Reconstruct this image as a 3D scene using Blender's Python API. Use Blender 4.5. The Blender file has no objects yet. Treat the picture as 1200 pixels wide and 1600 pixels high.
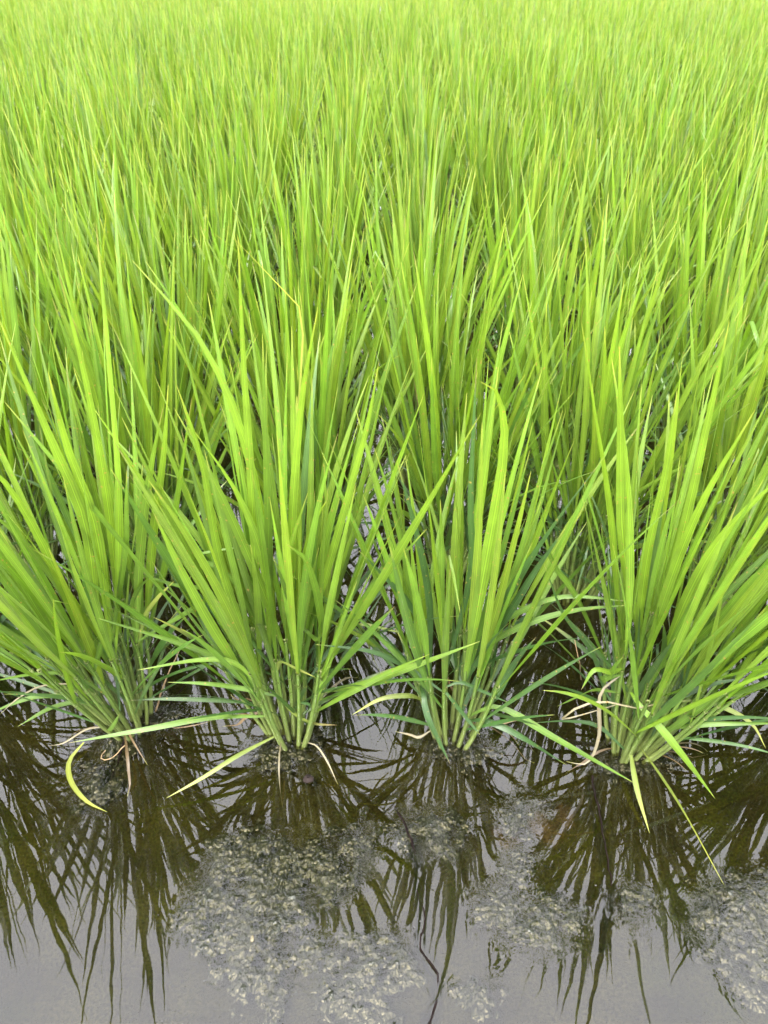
import bpy, math, random
import numpy as np
from mathutils import Vector, Matrix

scene = bpy.context.scene
COL = scene.collection

# ------------------------------------------------------------------ camera
CAM_H = 0.96
PITCH = math.radians(37.0)          # below the horizon
FPX = 1200.0                        # focal length in pixels of a 1200 x 1600 picture
cam_data = bpy.data.cameras.new("camera")
cam_data.sensor_fit = 'VERTICAL'
cam_data.sensor_height = 36.0
cam_data.lens = 36.0 * FPX / 1600.0
cam_data.clip_start = 0.02
cam_data.clip_end = 500.0
cam_data.dof.use_dof = True
cam_data.dof.focus_distance = 1.0
cam_data.dof.aperture_fstop = 10.0
cam = bpy.data.objects.new("camera", cam_data)
cam.location = (0, 0, CAM_H)
cam.rotation_euler = (math.pi / 2 - PITCH, 0, 0)
COL.objects.link(cam)
scene.camera = cam

# ------------------------------------------------------------------ sky and sun (bright overcast)
SUN_EL, SUN_AZ = 62.0, 205.0        # azimuth clockwise from +Y: behind the photographer
world = bpy.data.worlds.new("World")
scene.world = world
world.use_nodes = True
wn = world.node_tree
wn.nodes.clear()
sky = wn.nodes.new("ShaderNodeTexSky")
sky.sky_type = 'NISHITA'
sky.sun_disc = False
sky.sun_elevation = math.radians(SUN_EL)
sky.sun_rotation = math.radians(SUN_AZ)
sky.air_density = 1.0
sky.dust_density = 4.0
hsv = wn.nodes.new("ShaderNodeHueSaturation")
hsv.inputs['Saturation'].default_value = 0.22
cloud = wn.nodes.new("ShaderNodeMixRGB")       # a closed cloud layer over the clear sky
cloud.inputs['Fac'].default_value = 0.75
cloud.inputs['Color2'].default_value = (7.45, 7.45, 7.85, 1)
bg = wn.nodes.new("ShaderNodeBackground")
bg.inputs['Strength'].default_value = 0.12
wo = wn.nodes.new("ShaderNodeOutputWorld")
wn.links.new(sky.outputs[0], hsv.inputs['Color'])
wn.links.new(hsv.outputs[0], cloud.inputs['Color1'])
wn.links.new(cloud.outputs[0], bg.inputs['Color'])
wn.links.new(bg.outputs[0], wo.inputs['Surface'])

sun_data = bpy.data.lights.new("sun", 'SUN')
sun_data.energy = 1.5
sun_data.angle = math.radians(18)
sun_data.color = (1.0, 0.96, 0.90)
sun = bpy.data.objects.new("sun", sun_data)
az, el = math.radians(SUN_AZ), math.radians(SUN_EL)
to_sun = Vector((math.sin(az) * math.cos(el), math.cos(az) * math.cos(el), math.sin(el)))
sun.rotation_euler = to_sun.to_track_quat('Z', 'Y').to_euler()
sun.location = (0, 0, 5)
COL.objects.link(sun)

vs = scene.view_settings
vs.view_transform = 'Standard'
vs.look = 'None'
vs.exposure = 3.3
vs.gamma = 1.0
vs.use_curve_mapping = False
scene.render.engine = 'CYCLES'
cy = scene.cycles
cy.max_bounces = 8
cy.diffuse_bounces = 4
cy.glossy_bounces = 4
cy.transmission_bounces = 6
cy.transparent_max_bounces = 12
cy.sample_clamp_indirect = 8.0
cy.use_denoising = True
cy.use_adaptive_sampling = True
cy.adaptive_threshold = 0.016

# ------------------------------------------------------------------ helpers
CP, SP = math.cos(PITCH), math.sin(PITCH)

def ray(u, v):
    a, b = (u - 600.0) / FPX, (800.0 - v) / FPX
    return np.array([a, CP + b * SP, -SP + b * CP])

def on_z(u, v, z=0.0):
    d = ray(u, v); t = (z - CAM_H) / d[2]
    return np.array([0, 0, CAM_H]) + d * t

def on_y(u, v, y):
    d = ray(u, v); t = y / d[1]
    return np.array([0, 0, CAM_H]) + d * t

def project(p):
    q = np.asarray(p, float) - np.array([0, 0, CAM_H])
    zc = q[1] * CP - q[2] * SP
    up = q[1] * SP + q[2] * CP
    return 600 + FPX * q[0] / zc, 800 - FPX * up / zc, zc

def unit(a):
    n = np.linalg.norm(a)
    return a / n if n > 1e-9 else a

def rot_about(v, k, a):
    c, s = math.cos(a), math.sin(a)
    return v * c + np.cross(k, v) * s + k * np.dot(k, v) * (1 - c)

def vnoise(x, y, seed=0):
    """smooth value noise on arrays, -1..1"""
    xi, yi = np.floor(x).astype(np.int64), np.floor(y).astype(np.int64)
    xf, yf = x - xi, y - yi
    def h(i, j):
        n = (i * 374761393 + j * 668265263 + seed * 974634777) & 0xFFFFFFFF
        n = ((n ^ (n >> 13)) * 1274126177) & 0xFFFFFFFF
        n = n ^ (n >> 16)
        return (n & 0xFFFF) / 32767.5 - 1.0
    u, v = xf * xf * (3 - 2 * xf), yf * yf * (3 - 2 * yf)
    return ((h(xi, yi) * (1 - u) + h(xi + 1, yi) * u) * (1 - v)
            + (h(xi, yi + 1) * (1 - u) + h(xi + 1, yi + 1) * u) * v)

def fbm(x, y, seed=0, octv=4, gain=0.5):
    s, a = 0, 1.0
    for k in range(octv):
        s = s + a * vnoise(x * 2 ** k + 17.3 * k, y * 2 ** k - 9.1 * k, seed + k)
        a *= gain
    return s

def link(o, parent=None):
    COL.objects.link(o)
    if parent is not None:
        o.parent = parent
    return o

def new_obj(name, me, parent=None, loc=(0, 0, 0)):
    o = bpy.data.objects.new(name, me)
    o.location = loc
    return link(o, parent)

def tag(o, label=None, category=None, group=None, kind=None):
    if label: o["label"] = label
    if category: o["category"] = category
    if group: o["group"] = group
    if kind: o["kind"] = kind
    return o

# ------------------------------------------------------------------ materials
def nodes_of(m):
    m.use_nodes = True
    nt = m.node_tree
    nt.nodes.clear()
    return nt, nt.nodes, nt.links

def math_node(nt, op, a=None, b=None):
    n = nt.nodes.new("ShaderNodeMath"); n.operation = op
    for i, v in enumerate((a, b)):
        if v is None: continue
        if isinstance(v, (int, float)): n.inputs[i].default_value = v
        else: nt.links.new(v, n.inputs[i])
    return n.outputs[0]

def leaf_material():
    m = bpy.data.materials.new("rice_leaf")
    nt, N, Lk = nodes_of(m)
    out = N.new("ShaderNodeOutputMaterial")
    at = N.new("ShaderNodeAttribute"); at.attribute_name = "col"
    uv = N.new("ShaderNodeUVMap"); uv.uv_map = "uv"
    sep = N.new("ShaderNodeSeparateXYZ"); Lk.new(uv.outputs[0], sep.inputs[0])
    # parallel veins: noise stretched along the blade
    mp = N.new("ShaderNodeMapping"); mp.inputs['Scale'].default_value = (26, 0.7, 1)
    Lk.new(uv.outputs[0], mp.inputs[0])
    nz = N.new("ShaderNodeTexNoise"); nz.inputs['Scale'].default_value = 1.0; nz.inputs['Detail'].default_value = 3
    Lk.new(mp.outputs[0], nz.inputs['Vector'])
    geo = N.new("ShaderNodeNewGeometry")
    nb = N.new("ShaderNodeTexNoise"); nb.inputs['Scale'].default_value = 26; nb.inputs['Detail'].default_value = 3
    Lk.new(geo.outputs['Position'], nb.inputs['Vector'])
    # midrib: a narrow pale stripe at u = .5
    d = math_node(nt, 'ABSOLUTE', math_node(nt, 'SUBTRACT', sep.outputs[0], 0.5))
    rib = N.new("ShaderNodeMapRange"); rib.inputs[1].default_value = 0.015; rib.inputs[2].default_value = 0.06
    rib.inputs[3].default_value = 1.0; rib.inputs[4].default_value = 0.0
    Lk.new(d, rib.inputs[0])
    vein = N.new("ShaderNodeMapRange"); vein.inputs[1].default_value = 0.3; vein.inputs[2].default_value = 0.7
    vein.inputs[3].default_value = 0.62; vein.inputs[4].default_value = 1.36
    Lk.new(nz.outputs[0], vein.inputs[0])
    blot = N.new("ShaderNodeMapRange"); blot.inputs[1].default_value = 0.3; blot.inputs[2].default_value = 0.7
    blot.inputs[3].default_value = 0.84; blot.inputs[4].default_value = 1.14
    Lk.new(nb.outputs[0], blot.inputs[0])
    f = math_node(nt, 'MULTIPLY', vein.outputs[0], blot.outputs[0])
    f = math_node(nt, 'ADD', f, math_node(nt, 'MULTIPLY', rib.outputs[0], 0.5))
    sc = N.new("ShaderNodeVectorMath"); sc.operation = 'SCALE'
    Lk.new(at.outputs['Color'], sc.inputs[0]); Lk.new(f, sc.inputs['Scale'])
    ns = N.new("ShaderNodeTexNoise"); ns.inputs['Scale'].default_value = 210; ns.inputs['Detail'].default_value = 1
    Lk.new(geo.outputs['Position'], ns.inputs['Vector'])
    sr = N.new("ShaderNodeMapRange"); sr.inputs[1].default_value = 0.70; sr.inputs[2].default_value = 0.77
    Lk.new(ns.outputs[0], sr.inputs[0])
    spk = N.new("ShaderNodeMixRGB"); spk.inputs[2].default_value = (0.10, 0.075, 0.02, 1)
    Lk.new(sr.outputs[0], spk.inputs[0]); Lk.new(sc.outputs[0], spk.inputs[1])
    sc = spk
    pr = N.new("ShaderNodeBsdfPrincipled")
    Lk.new(sc.outputs[0], pr.inputs['Base Color'])
    pr.inputs['Roughness'].default_value = 0.45
    pr.inputs['Specular IOR Level'].default_value = 0.26
    bp = N.new("ShaderNodeBump"); bp.inputs['Strength'].default_value = 0.35; bp.inputs['Distance'].default_value = 0.0006
    Lk.new(nz.outputs[0], bp.inputs['Height']); Lk.new(bp.outputs[0], pr.inputs['Normal'])
    tr = N.new("ShaderNodeBsdfTranslucent")
    tc = N.new("ShaderNodeMixRGB"); tc.blend_type = 'MULTIPLY'; tc.inputs[0].default_value = 1.0
    tc.inputs[2].default_value = (1.12, 1.05, 0.50, 1)
    Lk.new(sc.outputs[0], tc.inputs[1]); Lk.new(tc.outputs[0], tr.inputs['Color'])
    mx = N.new("ShaderNodeAddShader")
    Lk.new(pr.outputs[0], mx.inputs[0]); Lk.new(tr.outputs[0], mx.inputs[1])
    Lk.new(mx.outputs[0], out.inputs['Surface'])
    return m

def stem_material():
    m = bpy.data.materials.new("rice_stem")
    nt, N, Lk = nodes_of(m)
    out = N.new("ShaderNodeOutputMaterial")
    at = N.new("ShaderNodeAttribute"); at.attribute_name = "col"
    geo = N.new("ShaderNodeNewGeometry")
    mp = N.new("ShaderNodeMapping"); mp.inputs['Scale'].default_value = (900, 900, 25)
    Lk.new(geo.outputs['Position'], mp.inputs[0])
    nz = N.new("ShaderNodeTexNoise"); nz.inputs['Scale'].default_value = 1.0; nz.inputs['Detail'].default_value = 2
    Lk.new(mp.outputs[0], nz.inputs['Vector'])
    mr = N.new("ShaderNodeMapRange"); mr.inputs[1].default_value = 0.3; mr.inputs[2].default_value = 0.7
    mr.inputs[3].default_value = 0.75; mr.inputs[4].default_value = 1.2
    Lk.new(nz.outputs[0], mr.inputs[0])
    sc = N.new("ShaderNodeVectorMath"); sc.operation = 'SCALE'
    Lk.new(at.outputs['Color'], sc.inputs[0]); Lk.new(mr.outputs[0], sc.inputs['Scale'])
    pr = N.new("ShaderNodeBsdfPrincipled")
    Lk.new(sc.outputs[0], pr.inputs['Base Color'])
    pr.inputs['Roughness'].default_value = 0.4
    pr.inputs['Specular IOR Level'].default_value = 0.35
    Lk.new(pr.outputs[0], out.inputs['Surface'])
    return m

def mud_material():
    m = bpy.data.materials.new("paddy_mud")
    nt, N, Lk = nodes_of(m)
    out = N.new("ShaderNodeOutputMaterial")
    geo = N.new("ShaderNodeNewGeometry")
    at = N.new("ShaderNodeAttribute"); at.attribute_name = "col"
    n1 = N.new("ShaderNodeTexNoise"); n1.inputs['Scale'].default_value = 14; n1.inputs['Detail'].default_value = 6
    n2 = N.new("ShaderNodeTexNoise"); n2.inputs['Scale'].default_value = 320; n2.inputs['Detail'].default_value = 4
    Lk.new(geo.outputs['Position'], n1.inputs['Vector']); Lk.new(geo.outputs['Position'], n2.inputs['Vector'])
    r1 = N.new("ShaderNodeValToRGB")
    r1.color_ramp.elements[0].position = 0.36; r1.color_ramp.elements[0].color = (0.62, 0.60, 0.62, 1)
    r1.color_ramp.elements[1].position = 0.66; r1.color_ramp.elements[1].color = (1.25, 1.30, 1.0, 1)
    Lk.new(n1.outputs[0], r1.inputs[0])
    r2 = N.new("ShaderNodeMapRange"); r2.inputs[1].default_value = 0.3; r2.inputs[2].default_value = 0.72
    r2.inputs[3].default_value = 0.35; r2.inputs[4].default_value = 1.9
    Lk.new(n2.outputs[0], r2.inputs[0])
    mul = N.new("ShaderNodeMixRGB"); mul.blend_type = 'MULTIPLY'; mul.inputs[0].default_value = 1
    Lk.new(at.outputs['Color'], mul.inputs[1]); Lk.new(r1.outputs[0], mul.inputs[2])
    sc = N.new("ShaderNodeVectorMath"); sc.operation = 'SCALE'
    Lk.new(mul.outputs[0], sc.inputs[0]); Lk.new(r2.outputs[0], sc.inputs['Scale'])
    pr = N.new("ShaderNodeBsdfPrincipled")
    Lk.new(sc.outputs[0], pr.inputs['Base Color'])
    pr.inputs['Roughness'].default_value = 0.9
    pr.inputs['Specular IOR Level'].default_value = 0.05
    bp = N.new("ShaderNodeBump"); bp.inputs['Strength'].default_value = 0.8; bp.inputs['Distance'].default_value = 0.003
    Lk.new(n2.outputs[0], bp.inputs['Height']); Lk.new(bp.outputs[0], pr.inputs['Normal'])
    Lk.new(pr.outputs[0], out.inputs['Surface'])
    return m

def water_material():
    m = bpy.data.materials.new("paddy_water")
    nt, N, Lk = nodes_of(m)
    out = N.new("ShaderNodeOutputMaterial")
    geo = N.new("ShaderNodeNewGeometry")
    n1 = N.new("ShaderNodeTexNoise"); n1.inputs['Scale'].default_value = 24; n1.inputs['Detail'].default_value = 1.0
    Lk.new(geo.outputs['Position'], n1.inputs['Vector'])
    # wrinkles where algae lift the surface (attribute set on the mesh)
    at = N.new("ShaderNodeAttribute"); at.attribute_name = "rip"
    n2 = N.new("ShaderNodeTexNoise"); n2.inputs['Scale'].default_value = 110; n2.inputs['Detail'].default_value = 2.0
    Lk.new(geo.outputs['Position'], n2.inputs['Vector'])
    h = math_node(nt, 'ADD', math_node(nt, 'MULTIPLY', n1.outputs[0], 0.45),
                  math_node(nt, 'MULTIPLY', math_node(nt, 'MULTIPLY', n2.outputs[0], at.outputs['Fac']), 2.4))
    bp = N.new("ShaderNodeBump"); bp.inputs['Strength'].default_value = 0.35; bp.inputs['Distance'].default_value = 0.001
    Lk.new(h, bp.inputs['Height'])
    fr = N.new("ShaderNodeFresnel"); fr.inputs['IOR'].default_value = 1.47
    Lk.new(bp.outputs[0], fr.inputs['Normal'])
    gl = N.new("ShaderNodeBsdfGlossy"); gl.inputs['Roughness'].default_value = 0.0
    gl.inputs['Color'].default_value = (1, 1, 1, 1)
    Lk.new(bp.outputs[0], gl.inputs['Normal'])
    tr = N.new("ShaderNodeBsdfTransparent"); tr.inputs['Color'].default_value = (0.80, 0.76, 0.60, 1)
    mx = N.new("ShaderNodeMixShader")
    Lk.new(fr.outputs[0], mx.inputs[0]); Lk.new(tr.outputs[0], mx.inputs[1]); Lk.new(gl.outputs[0], mx.inputs[2])
    Lk.new(mx.outputs[0], out.inputs['Surface'])
    return m

def algae_material():
    m = bpy.data.materials.new("algae")
    nt, N, Lk = nodes_of(m)
    out = N.new("ShaderNodeOutputMaterial")
    geo = N.new("ShaderNodeNewGeometry")
    n1 = N.new("ShaderNodeTexNoise"); n1.inputs['Scale'].default_value = 130; n1.inputs['Detail'].default_value = 5
    Lk.new(geo.outputs['Position'], n1.inputs['Vector'])
    r1 = N.new("ShaderNodeValToRGB")
    e = r1.color_ramp.elements
    e[0].position = 0.35; e[0].color = (0.0024, 0.0028, 0.0010, 1)
    e[1].position = 0.70; e[1].color = (0.0140, 0.0165, 0.0100, 1)
    k = e.new(0.52); k.color = (0.0066, 0.0078, 0.0030, 1)
    Lk.new(n1.outputs[0], r1.inputs[0])
    n2 = N.new("ShaderNodeTexVoronoi"); n2.inputs['Scale'].default_value = 330
    Lk.new(geo.outputs['Position'], n2.inputs['Vector'])
    n3 = N.new("ShaderNodeTexNoise"); n3.inputs['Scale'].default_value = 420; n3.inputs['Detail'].default_value = 3
    Lk.new(geo.outputs['Position'], n3.inputs['Vector'])
    pr = N.new("ShaderNodeBsdfPrincipled")
    Lk.new(r1.outputs[0], pr.inputs['Base Color'])
    pr.inputs['Roughness'].default_value = 0.28
    pr.inputs['Specular IOR Level'].default_value = 0.30
    b1 = N.new("ShaderNodeBump"); b1.inputs['Strength'].default_value = 0.6; b1.inputs['Distance'].default_value = 0.0012
    b1.invert = True
    Lk.new(n2.outputs['Distance'], b1.inputs['Height'])
    b2 = N.new("ShaderNodeBump"); b2.inputs['Strength'].default_value = 0.5; b2.inputs['Distance'].default_value = 0.0012
    Lk.new(n3.outputs[0], b2.inputs['Height']); Lk.new(b1.outputs[0], b2.inputs['Normal'])
    Lk.new(b2.outputs[0], pr.inputs['Normal'])
    Lk.new(pr.outputs[0], out.inputs['Surface'])
    return m

def plain_material(name, col, rough=0.6, scale=200, spec=0.4):
    m = bpy.data.materials.new(name)
    nt, N, Lk = nodes_of(m)
    out = N.new("ShaderNodeOutputMaterial")
    geo = N.new("ShaderNodeNewGeometry")
    nz = N.new("ShaderNodeTexNoise"); nz.inputs['Scale'].default_value = scale; nz.inputs['Detail'].default_value = 4
    Lk.new(geo.outputs['Position'], nz.inputs['Vector'])
    rp = N.new("ShaderNodeValToRGB")
    rp.color_ramp.elements[0].position = 0.3; rp.color_ramp.elements[0].color = tuple(c * 0.6 for c in col) + (1,)
    rp.color_ramp.elements[1].position = 0.7; rp.color_ramp.elements[1].color = tuple(c * 1.3 for c in col) + (1,)
    Lk.new(nz.outputs[0], rp.inputs[0])
    pr = N.new("ShaderNodeBsdfPrincipled"); pr.inputs['Roughness'].default_value = rough
    pr.inputs['Specular IOR Level'].default_value = spec
    Lk.new(rp.outputs[0], pr.inputs['Base Color']); Lk.new(pr.outputs[0], out.inputs['Surface'])
    return m

M_LEAF, M_STEM, M_MUD, M_WATER, M_ALGAE = leaf_material(), stem_material(), mud_material(), water_material(), algae_material()
M_STRAW = plain_material("dead_straw", (0.16, 0.11, 0.055))
M_PEBBLE = plain_material("pebble", (0.014, 0.010, 0.009), 0.9, spec=0.1)
M_HUSK = plain_material("rice_husk", (0.10, 0.085, 0.05), 0.7)

# ------------------------------------------------------------------ where the clumps stand
FRONT_PX = [(203, 1126), (455, 1140), (706, 1145), (985, 1164)]
front = [on_z(*p) for p in FRONT_PX]
STEP = np.array([(front[3] - front[0])[0] / 3, (front[3] - front[0])[1] / 3, 0])
second = on_z(705, 908)
ROWV = np.array([0, second[1] - front[2][1], 0])
SPACING = float(np.linalg.norm(STEP))

# ------------------------------------------------------------------ mud bed
GROOVES = [[(930, 1215), (935, 1270), (945, 1330), (955, 1385), (940, 1470)],
           [(640, 1290), (660, 1370), (662, 1440), (655, 1480), (690, 1520), (680, 1570), (670, 1600)],
           [(168, 1240), (176, 1190), (190, 1160)],
           [(860, 1395), (900, 1390), (950, 1380)]]
GROOVES = [[on_z(u, v, -0.02)[:2] for u, v in g] for g in GROOVES]

def seg_dist(X, Y, poly):
    best = np.full(X.shape, 9.0)
    for (ax, ay), (bx, by) in zip(poly[:-1], poly[1:]):
        dx, dy = bx - ax, by - ay
        t = np.clip(((X - ax) * dx + (Y - ay) * dy) / (dx * dx + dy * dy + 1e-12), 0, 1)
        best = np.minimum(best, np.hypot(X - ax - t * dx, Y - ay - t * dy))
    return best

def axis(lo, hi, step, far_lo, far_hi):
    core = np.arange(lo, hi + step / 2, step)
    out_hi, out_lo, s = [], [], step
    x = hi
    while x < far_hi:
        s *= 1.25; x += s; out_hi.append(x)
    x, s = lo, step
    while x > far_lo:
        s *= 1.25; x -= s; out_lo.append(x)
    return np.array(out_lo[::-1] + list(core) + out_hi)

def grid_mesh(name, X, Y, Z):
    h, w = X.shape
    V = np.stack([X, Y, Z], -1).reshape(-1, 3)
    i = np.arange(h * w).reshape(h, w)
    F = np.stack([i[:-1, :-1], i[:-1, 1:], i[1:, 1:], i[1:, :-1]], -1).reshape(-1, 4)
    return fast_mesh(name, V, F)

def fast_mesh(name, V, F, smooth=True):
    """V (n,3), F (m,k) uniform polygons"""
    me = bpy.data.meshes.new(name)
    V = np.ascontiguousarray(V, np.float32); F = np.ascontiguousarray(F, np.int32)
    m, k = F.shape
    me.vertices.add(len(V)); me.vertices.foreach_set("co", V.ravel())
    me.loops.add(m * k); me.loops.foreach_set("vertex_index", F.ravel())
    me.polygons.add(m)
    me.polygons.foreach_set("loop_start", np.arange(0, m * k, k, dtype=np.int32))
    if smooth:
        me.polygons.foreach_set("use_smooth", np.ones(m, dtype=bool))
    me.update(calc_edges=True)
    return me

def set_col(me, C):
    a = me.attributes.new("col", 'FLOAT_COLOR', 'POINT')
    C = np.asarray(C, np.float32)
    if C.shape[1] == 3:
        C = np.concatenate([C, np.ones((len(C), 1), np.float32)], 1)
    a.data.foreach_set("color", np.ascontiguousarray(C).ravel())

def set_uv(me, F, UV):
    l = me.uv_layers.new(name="uv")
    l.data.foreach_set("uv", np.ascontiguousarray(UV[F.ravel()], np.float32).ravel())

def smoothstep(a, b, x):
    t = np.clip((x - a) / (b - a), 0, 1)
    return t * t * (3 - 2 * t)

xs = axis(-0.75, 0.75, 0.004, -60, 60)
ys = axis(0.18, 1.20, 0.004, -40, 120)
X, Y = np.meshgrid(xs, ys)
fine = np.clip(1 - np.maximum(np.abs(X) - 0.75, 0) - np.maximum(Y - 1.3, 0) - np.maximum(0.15 - Y, 0), 0, 1)
Z = -0.024 + 0.006 * fbm(X * 5, Y * 5, 3, 3) * fine + 0.0022 * fbm(X * 45, Y * 45, 11, 3) * fine
col = np.zeros(X.shape + (3,))
col[:] = (0.0098, 0.0090, 0.0027)
silt = smoothstep(0.62, 0.30, Y + 0.05 * fbm(X * 4, Y * 4, 5, 3))          # pale silt towards the bank
col = col * (1 - 0.55 * silt[..., None]) + np.array((0.0135, 0.0130, 0.0105)) * 0.55 * silt[..., None]
alg = smoothstep(0.15, 0.7, fbm(X * 9, Y * 9, 21, 4))                     # thin green film
col = col * (1 - alg[..., None] * .6) + np.array((0.0078, 0.0096, 0.0022)) * alg[..., None] * .6
for (u, v, r) in ((850, 1290, 0.030), (790, 1310, 0.022), (885, 1270, 0.02)):   # reddish clay
    p = on_z(u, v, -0.02)
    w = smoothstep(1.0, 0.3, np.hypot(X - p[0], Y - p[1]) / r + 0.35 * fbm(X * 60, Y * 60, 8, 2))
    col = col * (1 - w[..., None] * .30) + np.array((0.045, 0.026, 0.017)) * w[..., None] * .30
for g in GROOVES:
    d = seg_dist(X + 0.004 * vnoise(X * 60, Y * 60, 2), Y + 0.004 * vnoise(X * 60, Y * 60, 4), g)
    Z -= 0.030 * np.exp(-(d / 0.0050) ** 2)
for f in front:
    Z += 0.016 * np.exp(-(np.hypot(X - f[0], Y - f[1]) / 0.05) ** 2)
me = grid_mesh("paddy_mud", X, Y, Z)
set_col(me, col.reshape(-1, 3))
me.materials.append(M_MUD)
tag(new_obj("ground", me), kind="structure", label="dark olive mud bed under the shallow water")

# ------------------------------------------------------------------ water
MATS = {
 "wide green grey algae mat with a round hole, lying in front of the yellow tipped clump":
   [(350, 1312), (420, 1300), (480, 1318), (572, 1288), (582, 1332), (545, 1400), (482, 1392), (462, 1440), (440, 1482),
    (470, 1500), (500, 1470), (520, 1492), (455, 1560), (425, 1592), (392, 1552), (330, 1522), (284, 1442), (300, 1390)],
 "small round algae clump in front of the slender front clump":
   [(618, 1292), (650, 1260), (700, 1266), (724, 1292), (702, 1334), (660, 1340)],
 "oblong bubbly algae mat lying between the two front clumps on the right":
   [(742, 1400), (800, 1376), (852, 1400), (903, 1430), (892, 1462), (840, 1484), (800, 1470), (760, 1442)],
 "algae mat cut off by the right edge of the picture":
   [(1082, 1440), (1100, 1396), (1150, 1365), (1260, 1350), (1280, 1580), (1182, 1565), (1122, 1505)],
 "pale algae mat at the bottom edge of the picture":
   [(515, 1540), (555, 1478), (622, 1468), (648, 1520), (604, 1560), (640, 1620), (540, 1640), (505, 1575)],
 "small algae clump just behind the oblong bubbly mat":
   [(783, 1262), (810, 1238), (848, 1250), (842, 1282), (800, 1298)],
 "algae clump below the left leaning clump beside the curled floating leaf":
   [(118, 1200), (165, 1192), (178, 1240), (152, 1268), (124, 1252)],
 "tiny algae tuft touching the top of the oblong bubbly mat":
   [(788, 1352), (806, 1330), (826, 1345), (818, 1372), (795, 1376)],
 "narrow algae tuft between the oblong mat and the right edge mat":
   [(965, 1408), (985, 1388), (1012, 1400), (1006, 1440), (988, 1452), (970, 1432)],
 "small pale algae tuft near the bottom edge, right of the pale mat":
   [(722, 1545), (748, 1534), (776, 1542), (760, 1570), (730, 1575)],
 "dark algae crust at the foot of the clump with yellow tips":
   [(385, 1170), (430, 1150), (490, 1152), (500, 1178), (440, 1200), (400, 1205)],
 "dark algae crust at the foot of the slender front clump":
   [(660, 1166), (700, 1150), (755, 1152), (770, 1172), (710, 1186), (668, 1188)],
 "dark algae crust at the foot of the clump fanning right":
   [(930, 1190), (980, 1168), (1050, 1160), (1060, 1190), (1000, 1212), (945, 1208)],
 "dark algae crust at the foot of the clump leaning left":
   [(150, 1150), (200, 1128), (270, 1090), (300, 1110), (250, 1150), (190, 1172)],
}

def poly_inside(X, Y, P):
    ins = np.zeros(X.shape, bool)
    n = len(P)
    for i in range(n):
        x0, y0 = P[i]; x1, y1 = P[(i + 1) % n]
        if y0 == y1: continue
        c = ((y0 > Y) != (y1 > Y)) & (X < (x1 - x0) * (Y - y0) / (y1 - y0) + x0)
        ins ^= c
    return ins

def sdf(X, Y, P):
    d = seg_dist(X, Y, list(P) + [P[0]])
    return np.where(poly_inside(X, Y, P), d, -d)

MATW = {k: [on_z(u, v)[:2] for u, v in p] for k, p in MATS.items()}
xs = axis(-0.8, 0.8, 0.008, -60, 60); ys = axis(0.1, 1.0, 0.008, -40, 120)
X, Y = np.meshgrid(xs, ys)
rip = np.zeros(X.shape)
for p in MATW.values():
    rip = np.maximum(rip, smoothstep(-0.022, 0.012, sdf(X, Y, p)))
me = grid_mesh("water", X, Y, np.zeros_like(X))
a_ = me.attributes.new("rip", 'FLOAT', 'POINT'); a_.data.foreach_set("value", rip.astype(np.float32).ravel())
me.materials.append(M_WATER)
tag(new_obj("water", me), kind="structure", label="still shallow paddy water mirroring sky and leaves")

# ------------------------------------------------------------------ algae mats breaking the surface
HOLE = on_z(541, 1352)
for k, (lab, P) in enumerate(MATW.items()):
    A = np.array(P); lo, hi = A.min(0) - 0.02, A.max(0) + 0.02
    if k == 3: hi[0] = min(hi[0], 0.55)
    st = 0.0013
    X, Y = np.meshgrid(np.arange(lo[0], hi[0], st), np.arange(lo[1], hi[1], st))
    d = sdf(X, Y, P) * .7 + 0.016 * fbm(X * 42, Y * 42, 40 + k, 5, .6) - 0.003
    d = np.minimum(d, 0.012 * fbm(X * 55, Y * 55, 140 + k, 4, .6) + 0.0045)      # gaps and inlets
    if k == 0:
        d = np.minimum(d, np.hypot(X - HOLE[0], Y - HOLE[1]) - 0.014)
    m = smoothstep(-0.006, 0.014, d)
    lump = fbm(X * 150, Y * 150, 60 + k, 3, .7)
    Z = -0.0050 + 0.0042 * m ** 0.7 + 0.0011 * lump * m + 0.0014 * fbm(X * 30, Y * 30, 33 + k, 2) * m + 0.0011 * fbm(X * 260, Y * 260, 90 + k, 2) - (0.0018 if k > 9 else 0)
    keep = (d > -0.005)
    h, w = X.shape
    i = np.arange(h * w).reshape(h, w)
    F = np.stack([i[:-1, :-1], i[:-1, 1:], i[1:, 1:], i[1:, :-1]], -1).reshape(-1, 4)
    kf = keep.ravel()[F].all(1)
    F = F[kf]
    used, inv = np.unique(F.ravel(), return_inverse=True)
    V = np.stack([X, Y, Z], -1).reshape(-1, 3)[used]
    me = fast_mesh("algae_mat", V, inv.reshape(-1, 4))
    me.materials.append(M_ALGAE)
    tag(new_obj("algae_mat", me), lab, "algae", "algae mats on the water", "stuff")

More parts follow.
